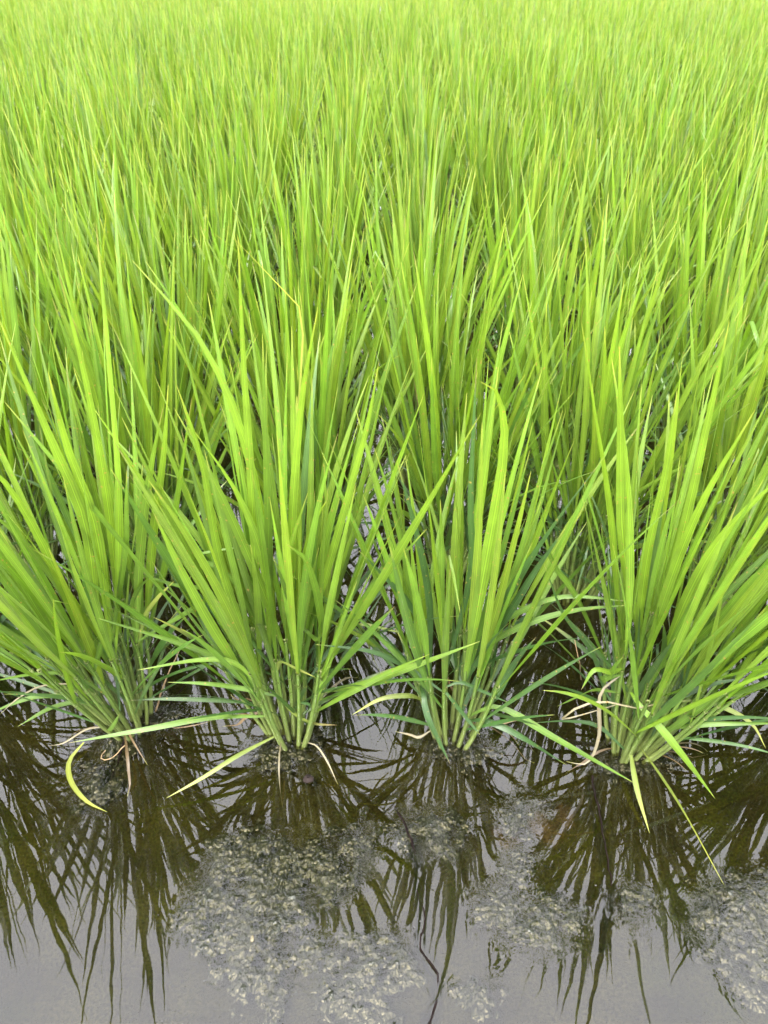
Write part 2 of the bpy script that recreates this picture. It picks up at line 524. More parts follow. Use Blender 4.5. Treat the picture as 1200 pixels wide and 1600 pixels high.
# ------------------------------------------------------------------ floating specks of scum
rng = np.random.default_rng(12)
n = 16000
u = rng.uniform(-0.42, 0.42, n); v = 0.22 + 0.42 * rng.random(n) ** 1.5
dens = smoothstep(-0.25, 0.7, fbm(u * 9, v * 9, 71, 3)) * smoothstep(0.62, 0.30, v)
sel = rng.random(n) < dens
u, v = u[sel], v[sel]
ang = np.linspace(0, 2 * math.pi, 5, endpoint=False)
R = (rng.lognormal(-8.0, .5, len(u))[:, None]) * rng.uniform(.5, 1.4, (len(u), 5))
V = np.stack([u[:, None] + R * np.cos(ang), v[:, None] + R * np.sin(ang) * .8, np.full(R.shape, 0.0012)], -1).reshape(-1, 3)
me = fast_mesh("scum", V, np.arange(len(V)).reshape(-1, 5), False)
me.materials.append(plain_material("scum", (0.028, 0.028, 0.024), 0.8))
tag(new_obj("floating_scum", me), "pale specks of scum floating on the open water", "scum", None, "stuff")

# ------------------------------------------------------------------ leaves and stems
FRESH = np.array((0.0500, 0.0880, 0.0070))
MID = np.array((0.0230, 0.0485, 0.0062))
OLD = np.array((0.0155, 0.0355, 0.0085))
YELLOW = np.array((0.125, 0.132, 0.026))
DRY = np.array((0.105, 0.092, 0.058))
COLLAR = np.array((0.140, 0.155, 0.060))

def width_profile(t):
    a = 0.30 + 0.70 * np.clip(t / 0.36, 0, 1) ** 0.85
    b = 1 - np.clip((t - 0.34) / 0.66, 0, 1) ** 1.9
    return a * b

def ribbon(P, S, W, fold, col_base, tip_yellow, rng):
    """V-folded tapering blade along points P (n,3) with side vectors S (n,3)"""
    n = len(P)
    t = np.linspace(0, 1, n)
    T = np.gradient(P, axis=0)
    T /= np.linalg.norm(T, axis=1)[:, None] + 1e-12
    Nn = np.cross(S, T)
    w = W * width_profile(t)
    w[-1] = 0.0002
    wave = 0.10 * W * np.sin(t * rng.uniform(5, 11) + rng.uniform(0, 6))
    A = P + S * (w / 2)[:, None] + Nn * (fold * w + wave * (w / W))[:, None]
    B = P - S * (w / 2)[:, None] + Nn * (fold * w - wave * (w / W))[:, None]
    V = np.stack([A, P, B], 1).reshape(-1, 3)
    i = np.arange(n - 1) * 3
    F = np.concatenate([np.stack([i, i + 1, i + 4, i + 3], 1), np.stack([i + 1, i + 2, i + 5, i + 4], 1)])
    UV = np.stack([np.tile([0.0, 0.5, 1.0], n), np.repeat(t, 3)], 1)
    UV[:, 0] += 2.0 * rng.integers(0, 1)
    C = np.tile(col_base, (n, 1))
    k = smoothstep(1 - tip_yellow, 1.0, t)[:, None]
    tipc = YELLOW if rng.random() > .12 else np.array((0.085, 0.058, 0.028))
    C = C * (1 - k * 0.85) + tipc * k * 0.85
    C = np.repeat(C, 3, 0)
    return V, F, UV, C

def grow(p0, d0, side, L, W, bend, twist, n, rng, drift=0.0, kink=None):
    ds = L / (n - 1)
    P = [p0]; D = [d0]
    d = d0.copy()
    for i in range(1, n):
        t = i / (n - 1)
        d = d + np.array([0, 0, -1.0]) * bend * ds * (0.25 + 1.5 * t) + side * drift * ds
        if kink is not None and abs(t - kink) < 0.5 / (n - 1) + 1e-6:
            d = d + np.array([0, 0, -1.6]) + side * 0.3
        d = unit(d)
        q = P[-1] + d * ds
        if q[2] < 0.004 and d[2] < 0:
            q[2] = 0.004; d[2] = 0.02; d = unit(d)
        P.append(q); D.append(d)
    P, D = np.array(P), np.array(D)
    S = []
    s = side
    for i in range(n):
        s = unit(s - D[i] * np.dot(s, D[i]))
        S.append(rot_about(s, D[i], twist * (i / (n - 1)) ** 1.3))
    return P, np.array(S)

def stem_geom(p0, p1, p2, r0, r1, sides, rings, base_col, top_col):
    """tapering tube along a quadratic curve, rounded into the water at its foot"""
    t = np.linspace(0, 1, rings)
    P = ((1 - t) ** 2)[:, None] * p0 + (2 * t * (1 - t))[:, None] * p1 + (t ** 2)[:, None] * p2
    T = np.gradient(P, axis=0); T /= np.linalg.norm(T, axis=1)[:, None]
    V, C = [], []
    for i in range(rings):
        a = unit(np.cross(T[i], np.array([0.31, 0.95, 0.05])))
        b = np.cross(T[i], a)
        r = r0 + (r1 - r0) * t[i]
        for k in range(sides):
            th = 2 * math.pi * k / sides
            V.append(P[i] + a * r * math.cos(th) * 1.12 + b * r * math.sin(th) * 0.88)
            C.append(base_col + (top_col - base_col) * smoothstep(0, 0.7, t[i]))
    F = []
    for i in range(rings - 1):
        for k in range(sides):
            F.append((i * sides + k, i * sides + (k + 1) % sides, (i + 1) * sides + (k + 1) % sides, (i + 1) * sides + k))
    return np.array(V), np.array(F), np.array(C), P

def leaf_mesh(name, g, origin):
    V, F, UV, C = g
    me = fast_mesh(name, V - origin, F)
    set_uv(me, F, UV); set_col(me, C)
    me.materials.append(M_LEAF)
    return me

def stem_mesh(name, V, F, C, origin):
    me = fast_mesh(name, V - origin, F)
    set_col(me, C)
    me.materials.append(M_STEM)
    return me

def tiller_plan(rng, ntill, spread, nleaf_seg, lean_bias=(0, 0), size=1.0, stem_sides=6, stem_rings=5, low=True):
    """one clump as a list of tillers, each with its stem and leaves, in clump coordinates"""
    out = []
    for k in range(ntill):
        a = k * 2.399963 + rng.uniform(-.5, .5)
        rr = math.sqrt((k + 0.5) / ntill)
        off = np.array([math.cos(a), math.sin(a), 0.0])
        base = off * rr * 0.030 * size
        lean = math.radians(2 + spread * rr ** 1.4 + rng.normal(0, 2.4))
        h = np.array([math.cos(a) * math.sin(lean) + lean_bias[0], math.sin(a) * math.sin(lean) + lean_bias[1], math.cos(lean)])
        d = unit(h)
        Ls = size * rng.uniform(0.17, 0.255) * (1 - 0.10 * rr)
        p0 = base + np.array([0, 0, -0.02])
        p2 = base + d * Ls
        p1 = base + unit(d + off * 0.12) * Ls * 0.5
        r0 = rng.uniform(0.0029, 0.0040)
        bc = np.array((0.092, 0.114, 0.029)) * rng.uniform(.75, 1.1)
        tc = np.array((0.050, 0.084, 0.013)) * rng.uniform(.85, 1.15)
        V, F, C, SPn = stem_geom(p0, p1, p2, r0, 0.0019, stem_sides, stem_rings, bc, tc)
        plane = rng.uniform(0, 2 * math.pi)
        nl = int(rng.choice([3, 4, 4, 5] if stem_sides < 6 else [4, 4, 5, 5]))
        hs = np.linspace(0.36, 1.0, nl) + rng.uniform(-.03, .03, nl)
        leaves = []
        for j in range(nl):
            f = j / (nl - 1)                       # 0 oldest .. 1 youngest
            if not low and f < 0.3 and rng.random() < .1: continue
            ht = min(1.0, hs[j])
            P0 = (1 - ht) ** 2 * p0 + 2 * ht * (1 - ht) * p1 + ht ** 2 * p2
            az_ = plane + math.pi * j + rng.normal(0, .35)
            horiz = np.array([math.cos(az_), math.sin(az_), 0])
            if rng.random() < 0.5 and f < 0.6:
                horiz = unit(horiz + off * 0.9)
            div = math.radians(np.interp(f, [0, .35, .7, 1], [40, 20, 8, 3]) * rng.uniform(.6, 1.5))
            dd = unit(d * math.cos(div) + unit(horiz - d * np.dot(horiz, d)) * math.sin(div))
            L = size * np.interp(f, [0, .35, .7, 1], [.18, .29, .385, .40]) * rng.uniform(.8, 1.15)
            W = np.interp(f, [0, .35, .7, 1], [.0064, .0088, .0105, .0099]) * rng.uniform(.85, 1.2)
            bend = np.interp(f, [0, .4, 1], [2.6, 1.1, .32]) * rng.uniform(.3, 1.6)
            side = unit(np.cross(dd, horiz))
            side = rot_about(side, dd, rng.normal(0, .55))
            twist = rng.normal(0, .5)
            n = nleaf_seg
            P, S = grow(P0, dd, side, L, W, bend, twist, n, rng, drift=rng.normal(0, .22),
                        kink=(rng.uniform(.55, .85) if rng.random() < 0.025 else None))
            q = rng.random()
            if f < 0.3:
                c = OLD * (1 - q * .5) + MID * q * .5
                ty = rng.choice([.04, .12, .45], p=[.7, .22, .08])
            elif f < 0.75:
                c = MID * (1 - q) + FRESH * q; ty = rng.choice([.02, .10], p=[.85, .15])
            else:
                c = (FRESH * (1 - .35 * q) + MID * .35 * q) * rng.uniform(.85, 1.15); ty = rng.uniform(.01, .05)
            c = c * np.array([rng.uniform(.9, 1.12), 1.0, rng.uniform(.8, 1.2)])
            if not low and f < 0.3:
                if P[-1, 2] < .05 or P[-1, 1] < -.10: continue
            elif not low and (P[n // 2:, 2].min() < 0.09 or P[-1, 2] < P0[2] + .02 or (P[-1, 1] < -.15 and P[-1, 2] < .40)): continue
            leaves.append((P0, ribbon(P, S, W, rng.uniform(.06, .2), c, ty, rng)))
        if stem_sides >= 6:                        # a pale ligule flares where each blade leaves its sheath
            for (P0, g) in leaves:
                a1 = unit(np.cross(d, np.array([.3, .2, .9]))); b1 = np.cross(d, a1)
                o = len(V)
                ring = []
                for hh, rad in ((-.0012, .0022), (.0022, .0034)):
                    for kk in range(5):
                        th = 2 * math.pi * kk / 5 + plane
                        ring.append(P0 + d * (hh + .0012 * math.sin(th * 2)) + a1 * rad * math.cos(th) + b1 * rad * math.sin(th))
                V = np.vstack([V, ring])
                F = np.vstack([F, [(o + kk, o + (kk + 1) % 5, o + 5 + (kk + 1) % 5, o + 5 + kk) for kk in range(5)]])
                C = np.vstack([C, np.tile(COLLAR * 1.2, (10, 1))])
        q_ = np.linspace(0.12, 1, 17)[:, None]
        dense = (1 - q_) ** 2 * p0 + 2 * q_ * (1 - q_) * p1 + q_ ** 2 * p2
        out.append(dict(base=base, stem=(V, F, C), dense=dense, leaves=leaves))
    return out

# hero leaves traced for the front clumps: (clump, mode, start, end, width mm, colour, [pixels])
#   mode 'Y': distance runs from clump + start to clump + end metres; mode 'Z': height runs from start to end metres
HERO = [
 (1, 'Y', -.03, -.09, 10, 'm', [(402, 1114), (330, 1121), (230, 1139), (106, 1161)]),
 (1, 'Z', .03, .004, 8, 'y', [(420, 1142), (372, 1180), (315, 1216), (260, 1247)]),
 (1, 'Z', .012, .003, 4, 'd', [(462, 1157), (492, 1164), (511, 1190), (528, 1226)]),
 (1, 'Y', -.02, -.11, 15, 'f', [(398, 1085), (340, 995), (285, 895), (238, 797)]),
 (1, 'Y', -.02, -.05, 9, 'm', [(415, 1070), (380, 1050), (310, 1015), (135, 960)]),
 (1, 'Y', -.01, -.03, 9, 'm', [(420, 1062), (370, 1045), (285, 1003), (172, 950)]),
 (1, 'Y', -.03, -.07, 8, 'f', [(410, 1062), (370, 1038), (315, 1031), (215, 1047)]),
 (1, 'Y', -.02, -.05, 8, 'm', [(425, 1083), (375, 1075), (320, 1068), (262, 1066)]),
 (1, 'Y', -.03, -.05, 8, 'y', [(418, 1052), (438, 1035), (462, 1045), (494, 1059)]),
 (1, 'Y', -.03, -.05, 7, 'y', [(448, 1095), (462, 1116), (490, 1130), (527, 1133)]),
 (1, 'Y', -.04, -.06, 8, 'o', [(470, 1090), (485, 1102), (474, 1120), (457, 1143)]),
 (1, 'Y', -.02, -.09, 11, 'f', [(520, 1078), (560, 1071), (630, 1047), (750, 1002)]),
 (1, 'Y', -.02, -.13, 14, 'f', [(498, 1060), (560, 965), (640, 835), (752, 645)]),
 (1, 'Y', -.02, -.09, 11, 'm', [(505, 1040), (565, 955), (610, 890), (667, 826)]),
 (1, 'Y', -.01, -.05, 9, 'o', [(520, 1075), (560, 1070), (600, 1062), (640, 1062)]),
 (1, 'Y', .02, -.06, 12, 'f', [(455, 1010), (470, 900), (490, 820), (512, 780)]),
 (1, 'Y', .0, -.08, 10, 'f', [(440, 1040), (445, 950), (450, 870), (481, 770)]),
 (1, 'Y', -.03, -.14, 13, 'm', [(498, 1000), (500, 960), (480, 880), (447, 850)]),
 (1, 'Y', .0, -.08, 13, 'f', [(425, 1030), (415, 900), (375, 780), (290, 655)]),
 (1, 'Y', .0, -.12, 11, 'f', [(415, 1040), (395, 800), (380, 560), (372, 370)]),
 (1, 'Y', .02, -.10, 12, 'f', [(450, 1020), (455, 860), (470, 640), (497, 480)]),
 (1, 'Y', .02, -.06, 11, 'm', [(430, 1020), (420, 850), (415, 700), (410, 520)]),
 (1, 'Y', .02, -.09, 11, 'f', [(480, 1020), (520, 860), (570, 680), (592, 565)]),
 (1, 'Y', .00, -.10, 12, 'f', [(400, 1060), (350, 900), (315, 720), (275, 600)]),
 (1, 'Y', .03, -.03, 12, 'f', [(440, 1000), (400, 760), (330, 560), (205, 405)]),
 (1, 'Y', .0, .0, 8, 'm', [(430, 1030), (360, 900), (300, 870), (410, 850)]),
 (2, 'Y', -.02, -.08, 10, 'o', [(672, 1075), (662, 1085), (668, 1120), (703, 1193)]),
 (2, 'Y', -.02, -.05, 8, 'y', [(668, 1100), (640, 1087), (595, 1092), (550, 1117)]),
 (2, 'Y', .02, .0, 7, 'y', [(560, 975), (572, 1000), (588, 1040), (614, 1084)]),
 (2, 'Y', -.03, -.06, 9, 'o', [(685, 1070), (697, 1082), (718, 1108), (750, 1148)]),
 (2, 'Y', -.03, -.05, 7, 'o', [(700, 1068), (720, 1066), (755, 1080), (797, 1099)]),
 (2, 'Y', -.02, -.08, 11, 'o', [(725, 1125), (760, 1126), (810, 1148), (885, 1195)]),
 (2, 'Y', -.01, -.09, 11, 'm', [(745, 1105), (780, 1105), (870, 1155), (990, 1242)]),
 (2, 'Y', -.01, -.08, 15, 'o', [(730, 1060), (775, 960), (850, 840), (950, 706)]),
 (2, 'Y', -.01, -.05, 12, 'o', [(735, 1040), (780, 980), (835, 894), (883, 826)]),
 (2, 'Y', -.02, -.14, 17, 'f', [(720, 1050), (750, 930), (786, 720), (780, 622), (750, 596)]),
 (2, 'Y', .0, -.02, 10, 'm', [(735, 1015), (800, 962), (880, 932), (985, 940)]),
 (2, 'Y', .0, -.02, 10, 'm', [(735, 1040), (800, 985), (890, 955), (990, 945)]),
 (2, 'Y', -.02, -.05, 14, 'o', [(752, 1125), (775, 1085), (805, 1035), (838, 995)]),
 (2, 'Y', -.02, -.06, 8, 'o', [(690, 1062), (640, 1045), (580, 1018), (493, 1007)]),
 (2, 'Y', -.01, -.06, 12, 'o', [(690, 1060), (672, 950), (655, 850), (620, 720)]),
 (2, 'Y', .0, -.10, 12, 'm', [(695, 1060), (690, 950), (690, 850), (688, 780)]),
 (2, 'Y', .0, -.08, 11, 'm', [(680, 1040), (640, 900), (610, 780), (585, 700)]),
 (2, 'Y', .02, -.06, 10, 'o', [(715, 1040), (735, 900), (735, 780), (745, 560)]),
 (2, 'Y', .0, -.06, 10, 'o', [(680, 1060), (650, 960), (600, 900), (560, 860)]),
 (2, 'Y', .0, -.05, 8, 'm', [(745, 1040), (800, 900), (840, 760), (880, 640)]),
 (2, 'Z', .02, .004, 5, 'd', [(675, 1150), (655, 1152), (640, 1148), (618, 1143)]),
 (3, 'Y', -.03, -.09, 12, 'f', [(985, 1085), (1003, 1106), (1045, 1153), (1117, 1248)]),
 (3, 'Z', .05, .004, 9, 'y', [(980, 1150), (985, 1172), (996, 1235), (1015, 1302)]),
 (3, 'Z', .05, .004, 7, 'y', [(980, 1160), (1003, 1172), (1060, 1255), (1132, 1384)]),
 (3, 'Y', -.03, -.06, 6, 'd', [(945, 1055), (938, 1085), (936, 1150), (918, 1192), (885, 1190)]),
 (3, 'Y', -.04, -.06, 9, 'f', [(985, 1052), (955, 1050), (928, 1047), (908, 1078)]),
 (3, 'Y', -.04, -.06, 10, 'm', [(940, 1062), (952, 1057), (962, 1040), (974, 1026)]),
 (3, 'Y', -.05, -.05, 3.5, 'd', [(880, 1124), (910, 1102), (950, 1097), (995, 1107), (1026, 1098), (1036, 1065), (1018, 1037)]),
 (3, 'Y', -.02, -.06, 8, 'm', [(1030, 1140), (1060, 1136), (1120, 1131), (1240, 1130)]),
 (3, 'Y', -.02, -.05, 8, 'y', [(1060, 1096), (1110, 1098), (1172, 1128), (1197, 1170)]),
 (3, 'Y', -.03, -.05, 9, 'o', [(990, 1140), (1015, 1130), (1045, 1118), (1074, 1111)]),
 (3, 'Y', -.02, -.04, 10, 'o', [(1010, 1110), (1060, 1090), (1110, 1070), (1168, 1059)]),
 (3, 'Y', -.02, -.07, 11, 'm', [(1010, 1165), (1050, 1138), (1120, 1090), (1225, 1035)]),
 (3, 'Y', -.02, -.04, 9, 'm', [(960, 1070), (930, 1078), (905, 1088), (870, 1104)]),
 (3, 'Y', -.03, -.06, 7, 'o', [(975, 1160), (935, 1135), (885, 1127), (828, 1130)]),
 (3, 'Y', .0, -.10, 15, 'f', [(1030, 1040), (1080, 920), (1135, 830), (1235, 730)]),
 (3, 'Y', .0, -.12, 13, 'f', [(1010, 1040), (1050, 900), (1100, 780), (1180, 640)]),
 (3, 'Y', .02, -.08, 13, 'f', [(1000, 1030), (1010, 880), (1040, 740), (1058, 610)]),
 (3, 'Y', .0, -.08, 12, 'm', [(1030, 1060), (1110, 980), (1180, 900), (1260, 850)]),
 (3, 'Y', .0, -.08, 12, 'f', [(1020, 1020), (1060, 860), (1110, 640), (1140, 500)]),
 (3, 'Y', .02, -.10, 15, 'f', [(985, 1010), (975, 860), (970, 700), (968, 540)]),
 (3, 'Y', .02, -.12, 14, 'f', [(975, 1010), (955, 800), (930, 640), (908, 500)]),
 (3, 'Y', .02, -.02, 9, 'm', [(945, 1040), (900, 930), (860, 870), (840, 740)]),
 (3, 'Y', .0, -.05, 10, 'o', [(945, 1080), (925, 1020), (880, 960), (850, 880)]),
 (0, 'Y', -.01, -.04, 8, 'm', [(150, 1102), (125, 1097), (80, 1106), (28, 1135)]),
 (0, 'Y', -.01, -.05, 8, 'm', [(145, 1095), (110, 1090), (50, 1090), (-25, 1118)]),
 (0, 'Y', -.01, -.03, 8, 'm', [(140, 1062), (100, 1052), (50, 1053), (-20, 1066)]),
 (0, 'Y', -.02, -.05, 3.5, 'd', [(125, 1070), (70, 1071), (30, 1090), (0, 1116)]),
 (0, 'Y', -.02, -.07, 11, 'f', [(150, 1105), (95, 1042), (45, 975), (-45, 865)]),
 (0, 'Y', -.05, -.07, 10, 'f', [(120, 1010), (98, 975), (80, 948), (78, 938), (108, 944)]),
 (0, 'Y', -.05, -.07, 9, 'm', [(150, 1035), (158, 1010), (164, 992), (158, 990), (145, 1004)]),
 (0, 'Y', -.05, -.08, 8, 'm', [(165, 1150), (172, 1140), (180, 1128), (186, 1116)]),
 (0, 'Y', -.01, -.01, 9, 'm', [(200, 990), (208, 940), (235, 902), (270, 896)]),
 (0, 'Y', .0, -.01, 8, 'y', [(215, 1000), (225, 965), (245, 935), (273, 907)]),
 (0, 'Y', .0, .0, 9, 'm', [(330, 930), (275, 915), (225, 900), (170, 885)]),
 (0, 'Y', .01, -.11, 14, 'f', [(190, 1010), (185, 800), (172, 600), (150, 350)]),
 (0, 'Y', .0, -.13, 15, 'f', [(165, 1010), (135, 830), (80, 690), (-10, 480)]),
 (0, 'Y', .0, -.12, 15, 'f', [(175, 1000), (150, 830), (105, 700), (75, 580)]),
 (0, 'Y', .02, -.08, 12, 'f', [(185, 1000), (170, 800), (135, 600), (90, 420)]),
 (0, 'Y', -.02, -.12, 13, 'f', [(150, 1050), (90, 900), (20, 770), (-60, 690)]),
 (0, 'Y', .0, -.10, 13, 'm', [(160, 1050), (100, 930), (40, 850), (-40, 780)]),
 (0, 'Y', .0, -.10, 12, 'm', [(195, 1000), (195, 860), (197, 800), (198, 735)]),
 (0, 'Y', .02, -.06, 13, 'f', [(215, 1000), (240, 830), (255, 720), (263, 600)]),
 (0, 'Y', .02, -.06, 12, 'm', [(225, 1010), (262, 870), (280, 760), (300, 620)]),
 (0, 'Y', -.03, -.05, 3.5, 'd', [(150, 1125), (135, 1140), (100, 1165), (75, 1165)]),
]
HERO += [(1, 'Y', .08, .03, 4.5, 'y', [(462, 720), (468, 610), (471, 492), (430, 440), (350, 357)])]
DEAD = np.array((0.085, 0.058, 0.028))
HCOL = {'f': FRESH, 'm': MID * .55 + FRESH * .45, 'o': OLD, 'y': MID * .65 + YELLOW * .35, 'd': DRY}

def catmull(P, n):
    P = np.array(P, float)
    E = np.vstack([2 * P[0] - P[1], P, 2 * P[-1] - P[-2]])
    m = len(P) - 1
    seg = np.linalg.norm(np.diff(P, axis=0), axis=1); cum = np.concatenate([[0], np.cumsum(seg)])
    out = []
    for s in np.linspace(0, cum[-1], n):
        k = min(m - 1, max(0, int(np.searchsorted(cum, s, side='right') - 1)))
        t = (s - cum[k]) / max(seg[k], 1e-9)
        a, b, c, d = E[k], E[k + 1], E[k + 2], E[k + 3]
        out.append(0.5 * (2 * b + (c - a) * t + (2 * a - 5 * b + 4 * c - d) * t * t + (3 * b - a - 3 * c + d) * t ** 3))
    return np.array(out)

def hero_leaf(h, base, rng, stems):
    _, mode, s, e, wmm, ck, px = h
    m = len(px)
    pts = []
    for i, (u, v) in enumerate(px):
        f = i / (m - 1)
        val = s + (e - s) * f
        p = on_y(u, v, base[1] + val) if mode == 'Y' else on_z(u, v, val)
        p[2] = max(p[2], 0.003)
        pts.append(p - np.array([base[0], base[1], 0]))
    # the blade leaves the nearest stem at its collar
    best = None
    for so, t in stems:
        tt = np.linspace(0, 1, 17)
        a = t['dense']
        dd = np.linalg.norm(a - pts[0], axis=1) + 0.25 * np.maximum(0, a[:, 2] - pts[0][2] + 0.01)
        k = int(np.argmin(dd))
        if best is None or dd[k] < best[0]:
            best = (dd[k], so, t, a[k])
    _, so, t, foot = best
    away = np.linalg.norm(foot - pts[0])
    if away > 0.004:
        if away < 0.025: pts[0] = foot
        else: pts.insert(0, foot)
    n = 15 if m > 4 else 13
    P = catmull(pts, n)
    T = np.gradient(P, axis=0); T /= np.linalg.norm(T, axis=1)[:, None]
    roll = rng.normal(0, .4)
    S = []
    for i in range(n):
        view = unit(P[i] + np.array([base[0], base[1], 0]) - np.array([0, 0, CAM_H]))
        if i == 0:
            sd = unit(np.cross(T[i], view)); sd = rot_about(sd, T[i], roll)
        sd = unit(sd - T[i] * np.dot(sd, T[i]))
        S.append(sd)
    tw = rng.normal(0, .35)
    S = np.array([rot_about(S[i], T[i], tw * i / n) for i in range(n)])
    c = HCOL[ck] * rng.uniform(.92, 1.1)
    ty = {'f': .04, 'm': .06, 'o': .06, 'y': .6, 'd': .01}[ck]
    return P[0].copy(), ribbon(P, S, wmm * .00088, rng.uniform(.05, .14), c, ty, rng), so, t

def build_detailed(name, base, plan, heroes=(), seed=0):
    """clump with every stem a part and every leaf a sub-part of its stem"""
    rng = np.random.default_rng(seed)
    root = bpy.data.objects.new(name, None)
    root.empty_display_size = 0.05
    root.location = (base[0], base[1], 0)
    link(root)
    stems = []
    for t in plan:
        V, F, C = t['stem']
        so = new_obj("stem", stem_mesh("stem", V, F, C, t['base']), root, t['base'])
        stems.append((so, t))
        for (P0, g) in t['leaves']:
            new_obj("leaf", leaf_mesh("leaf", g, P0), so, P0 - t['base'])
    if heroes:
        for k in range(6):
            so, t = stems[int(rng.integers(len(stems)))]
            P0 = t['dense'][int(rng.integers(0, 3))]
            a = math.atan2(t['base'][1], t['base'][0]) + rng.normal(0, .5)
            dd = unit(np.array([math.cos(a), math.sin(a), rng.uniform(.1, 1.2)]))
            sd = rot_about(unit(np.cross(dd, np.array([0, 0, 1.0]))), dd, rng.normal(0, .6))
            P, S = grow(P0, dd, sd, rng.uniform(.05, .12), .004, rng.uniform(10, 26), rng.normal(0, 2), 9, rng, rng.normal(0, 5))
            P[:, 2] = np.maximum(P[:, 2], .002)
            g = ribbon(P, S, rng.uniform(.0025, .0048), .15, (DEAD * .7 if k % 3 else DRY * .6) * rng.uniform(.7, 1.2), .02, rng)
            new_obj("leaf", leaf_mesh("leaf", g, P0), so, P0 - t['base'])
    for h in heroes:
        P0, g, so, t = hero_leaf(h, base, rng, stems)
        new_obj("leaf", leaf_mesh("leaf", g, P0), so, P0 - t['base'])
    return root

def merge(parts):
    Vs, Fs, Us, Cs, o = [], [], [], [], 0
    for (V, F, U, C) in parts:
        Vs.append(V); Fs.append(F + o); Us.append(U); Cs.append(C); o += len(V)
    return np.concatenate(Vs), np.concatenate(Fs), np.concatenate(Us), np.concatenate(Cs)

# ------------------------------------------------------------------ lattice of clumps
ORD = ["front", "second", "third", "fourth", "fifth", "sixth", "seventh", "eighth", "ninth", "tenth",
       "eleventh", "twelfth", "thirteenth", "fourteenth", "fifteenth", "sixteenth", "seventeenth", "eighteenth"]
NROW = 18
DETAIL_ROWS = 3
jit = np.random.default_rng(77)
rows = []
for r in range(NROW):
    row = []
    shift = 0.0
    for i in range(-16, 20):
        p = front[2] + STEP * (i - 2) + ROWV * r
        if r == 1:
            pass
        if r == 0 and 0 <= i <= 3:
            q = front[i].copy()
        else:
            q = p + np.array([jit.normal(0, .016), jit.normal(0, .014), 0])
            if r == 0: q = q + np.array([.05 if i > 3 else -.03, 0.02, 0])
        u0, v0, z0 = project((q[0], q[1], 0.0))
        u1, v1, z1 = project((q[0], q[1], 0.45))
        m = FPX * 0.22 / max(z1, .2)
        if max(u0, u1) + m > 0 and min(u0, u1) - m < 1200 and z0 > 0:
            row.append((i, q))
    rows.append(row)

# ------------------------------------------------------------------ front three rows, leaf by leaf
FRONT_LABEL = {
    -1: "rice clump cut off by the left edge, beside the front row",
    0: "front row rice clump leaning left with folded pale leaf tips, leftmost rooted in view",
    1: "front row rice clump with a long leaf stretched left over the water and yellow tips",
    2: "slender front row rice clump with sparse bluish leaves, standing third from the left",
    3: "front row rice clump fanning right with curled dry leaf threads and drooping yellow blades",
    4: "rice clump cut off by the right edge, beside the front row",
}
NUM = ["first", "second", "third", "fourth", "fifth", "sixth", "seventh", "eighth", "ninth", "tenth", "eleventh", "twelfth"]
n_clump = 0
for r in range(DETAIL_ROWS):
    for k, (i, q) in enumerate(rows[r]):
        rng = np.random.default_rng(1000 + r * 50 + i)
        if r == 0 and 0 <= i <= 3:
            nt_, sp, bias = [(34, 18, (-.16, .03)), (32, 16, (-.01, .03)), (19, 15, (.02, .03)), (35, 18, (.13, .03))][i]
            plan = tiller_plan(rng, nt_, sp, 13, bias, size=[1.0, 1.0, .92, 1.0][i], low=False)
            root = build_detailed("rice_plant", q, plan, [h for h in HERO if h[0] == i], seed=500 + i)
        else:
            plan = tiller_plan(rng, [26, 30, 29][r], 13, 12 if r < 2 else 10, (rng.normal(0, .04), rng.normal(0, .03)),
                               size=rng.uniform(.95, 1.06))
            root = build_detailed("rice_plant", q, plan, seed=700 + i)
        if r == 0:
            lab = FRONT_LABEL.get(i, "rice clump beside the front row, outside the edge of the picture")
        else:
            lab = "rice clump in the %s row from the water, %s counted from the left edge" % (ORD[r], NUM[k])
        tag(root, lab, "rice plant", "rice clumps of the %s row" % ORD[r])
        n_clump += 1

# ------------------------------------------------------------------ rows behind: shared clump meshes
def bulk_variant(seed, ntill, seg, sides, rings):
    rng = np.random.default_rng(seed)
    plan = tiller_plan(rng, ntill, 10, seg, (0, 0), 1.0, sides, rings)
    L = merge([g for t in plan for (_, g) in t['leaves']])
    Sv = merge([(t['stem'][0], t['stem'][1], np.zeros((len(t['stem'][0]), 2)), t['stem'][2]) for t in plan])
    return L, Sv

VAR = []
for s in range(14):
    L, Sv = bulk_variant(9000 + s, 29, 8, 4, 3)
    lm = fast_mesh("foliage", L[0], L[1]); set_uv(lm, L[1], L[2]); set_col(lm, L[3]); lm.materials.append(M_LEAF)
    sm = fast_mesh("stems", Sv[0], Sv[1]); set_col(sm, Sv[3]); sm.materials.append(M_STEM)
    VAR.append((lm, sm, L))
vr = random.Random(5)
for r in range(DETAIL_ROWS, NROW):
    for k, (i, q) in enumerate(rows[r]):
        lm, sm, _ = VAR[vr.randrange(len(VAR))]
        root = bpy.data.objects.new("rice_plant", None)
        root.empty_display_size = 0.05
        root.location = (q[0], q[1], 0)
        root.rotation_euler = (vr.gauss(0, .035), vr.gauss(0, .035), vr.uniform(0, 6.283))
        sc_ = vr.uniform(.93, 1.04) + .05 * float(vnoise(np.array(q[0] * 1.1), np.array(q[1] * 1.1), 9))
        root.scale = (sc_, sc_, sc_)
        link(root)
        tag(new_obj("foliage", lm, root), kind="stuff")
        tag(new_obj("stems", sm, root), kind="stuff")
        if r < 6 and k < len(NUM):
            lab = "rice clump in the %s row from the water, %s counted from the left edge" % (ORD[r], NUM[k])
        else:
            lab = "rice clump in the %s row from the water, hidden but for its leaf tips" % ORD[r]
        tag(root, lab, "rice plant", "rice clumps of the %s row" % ORD[r])
        n_clump += 1

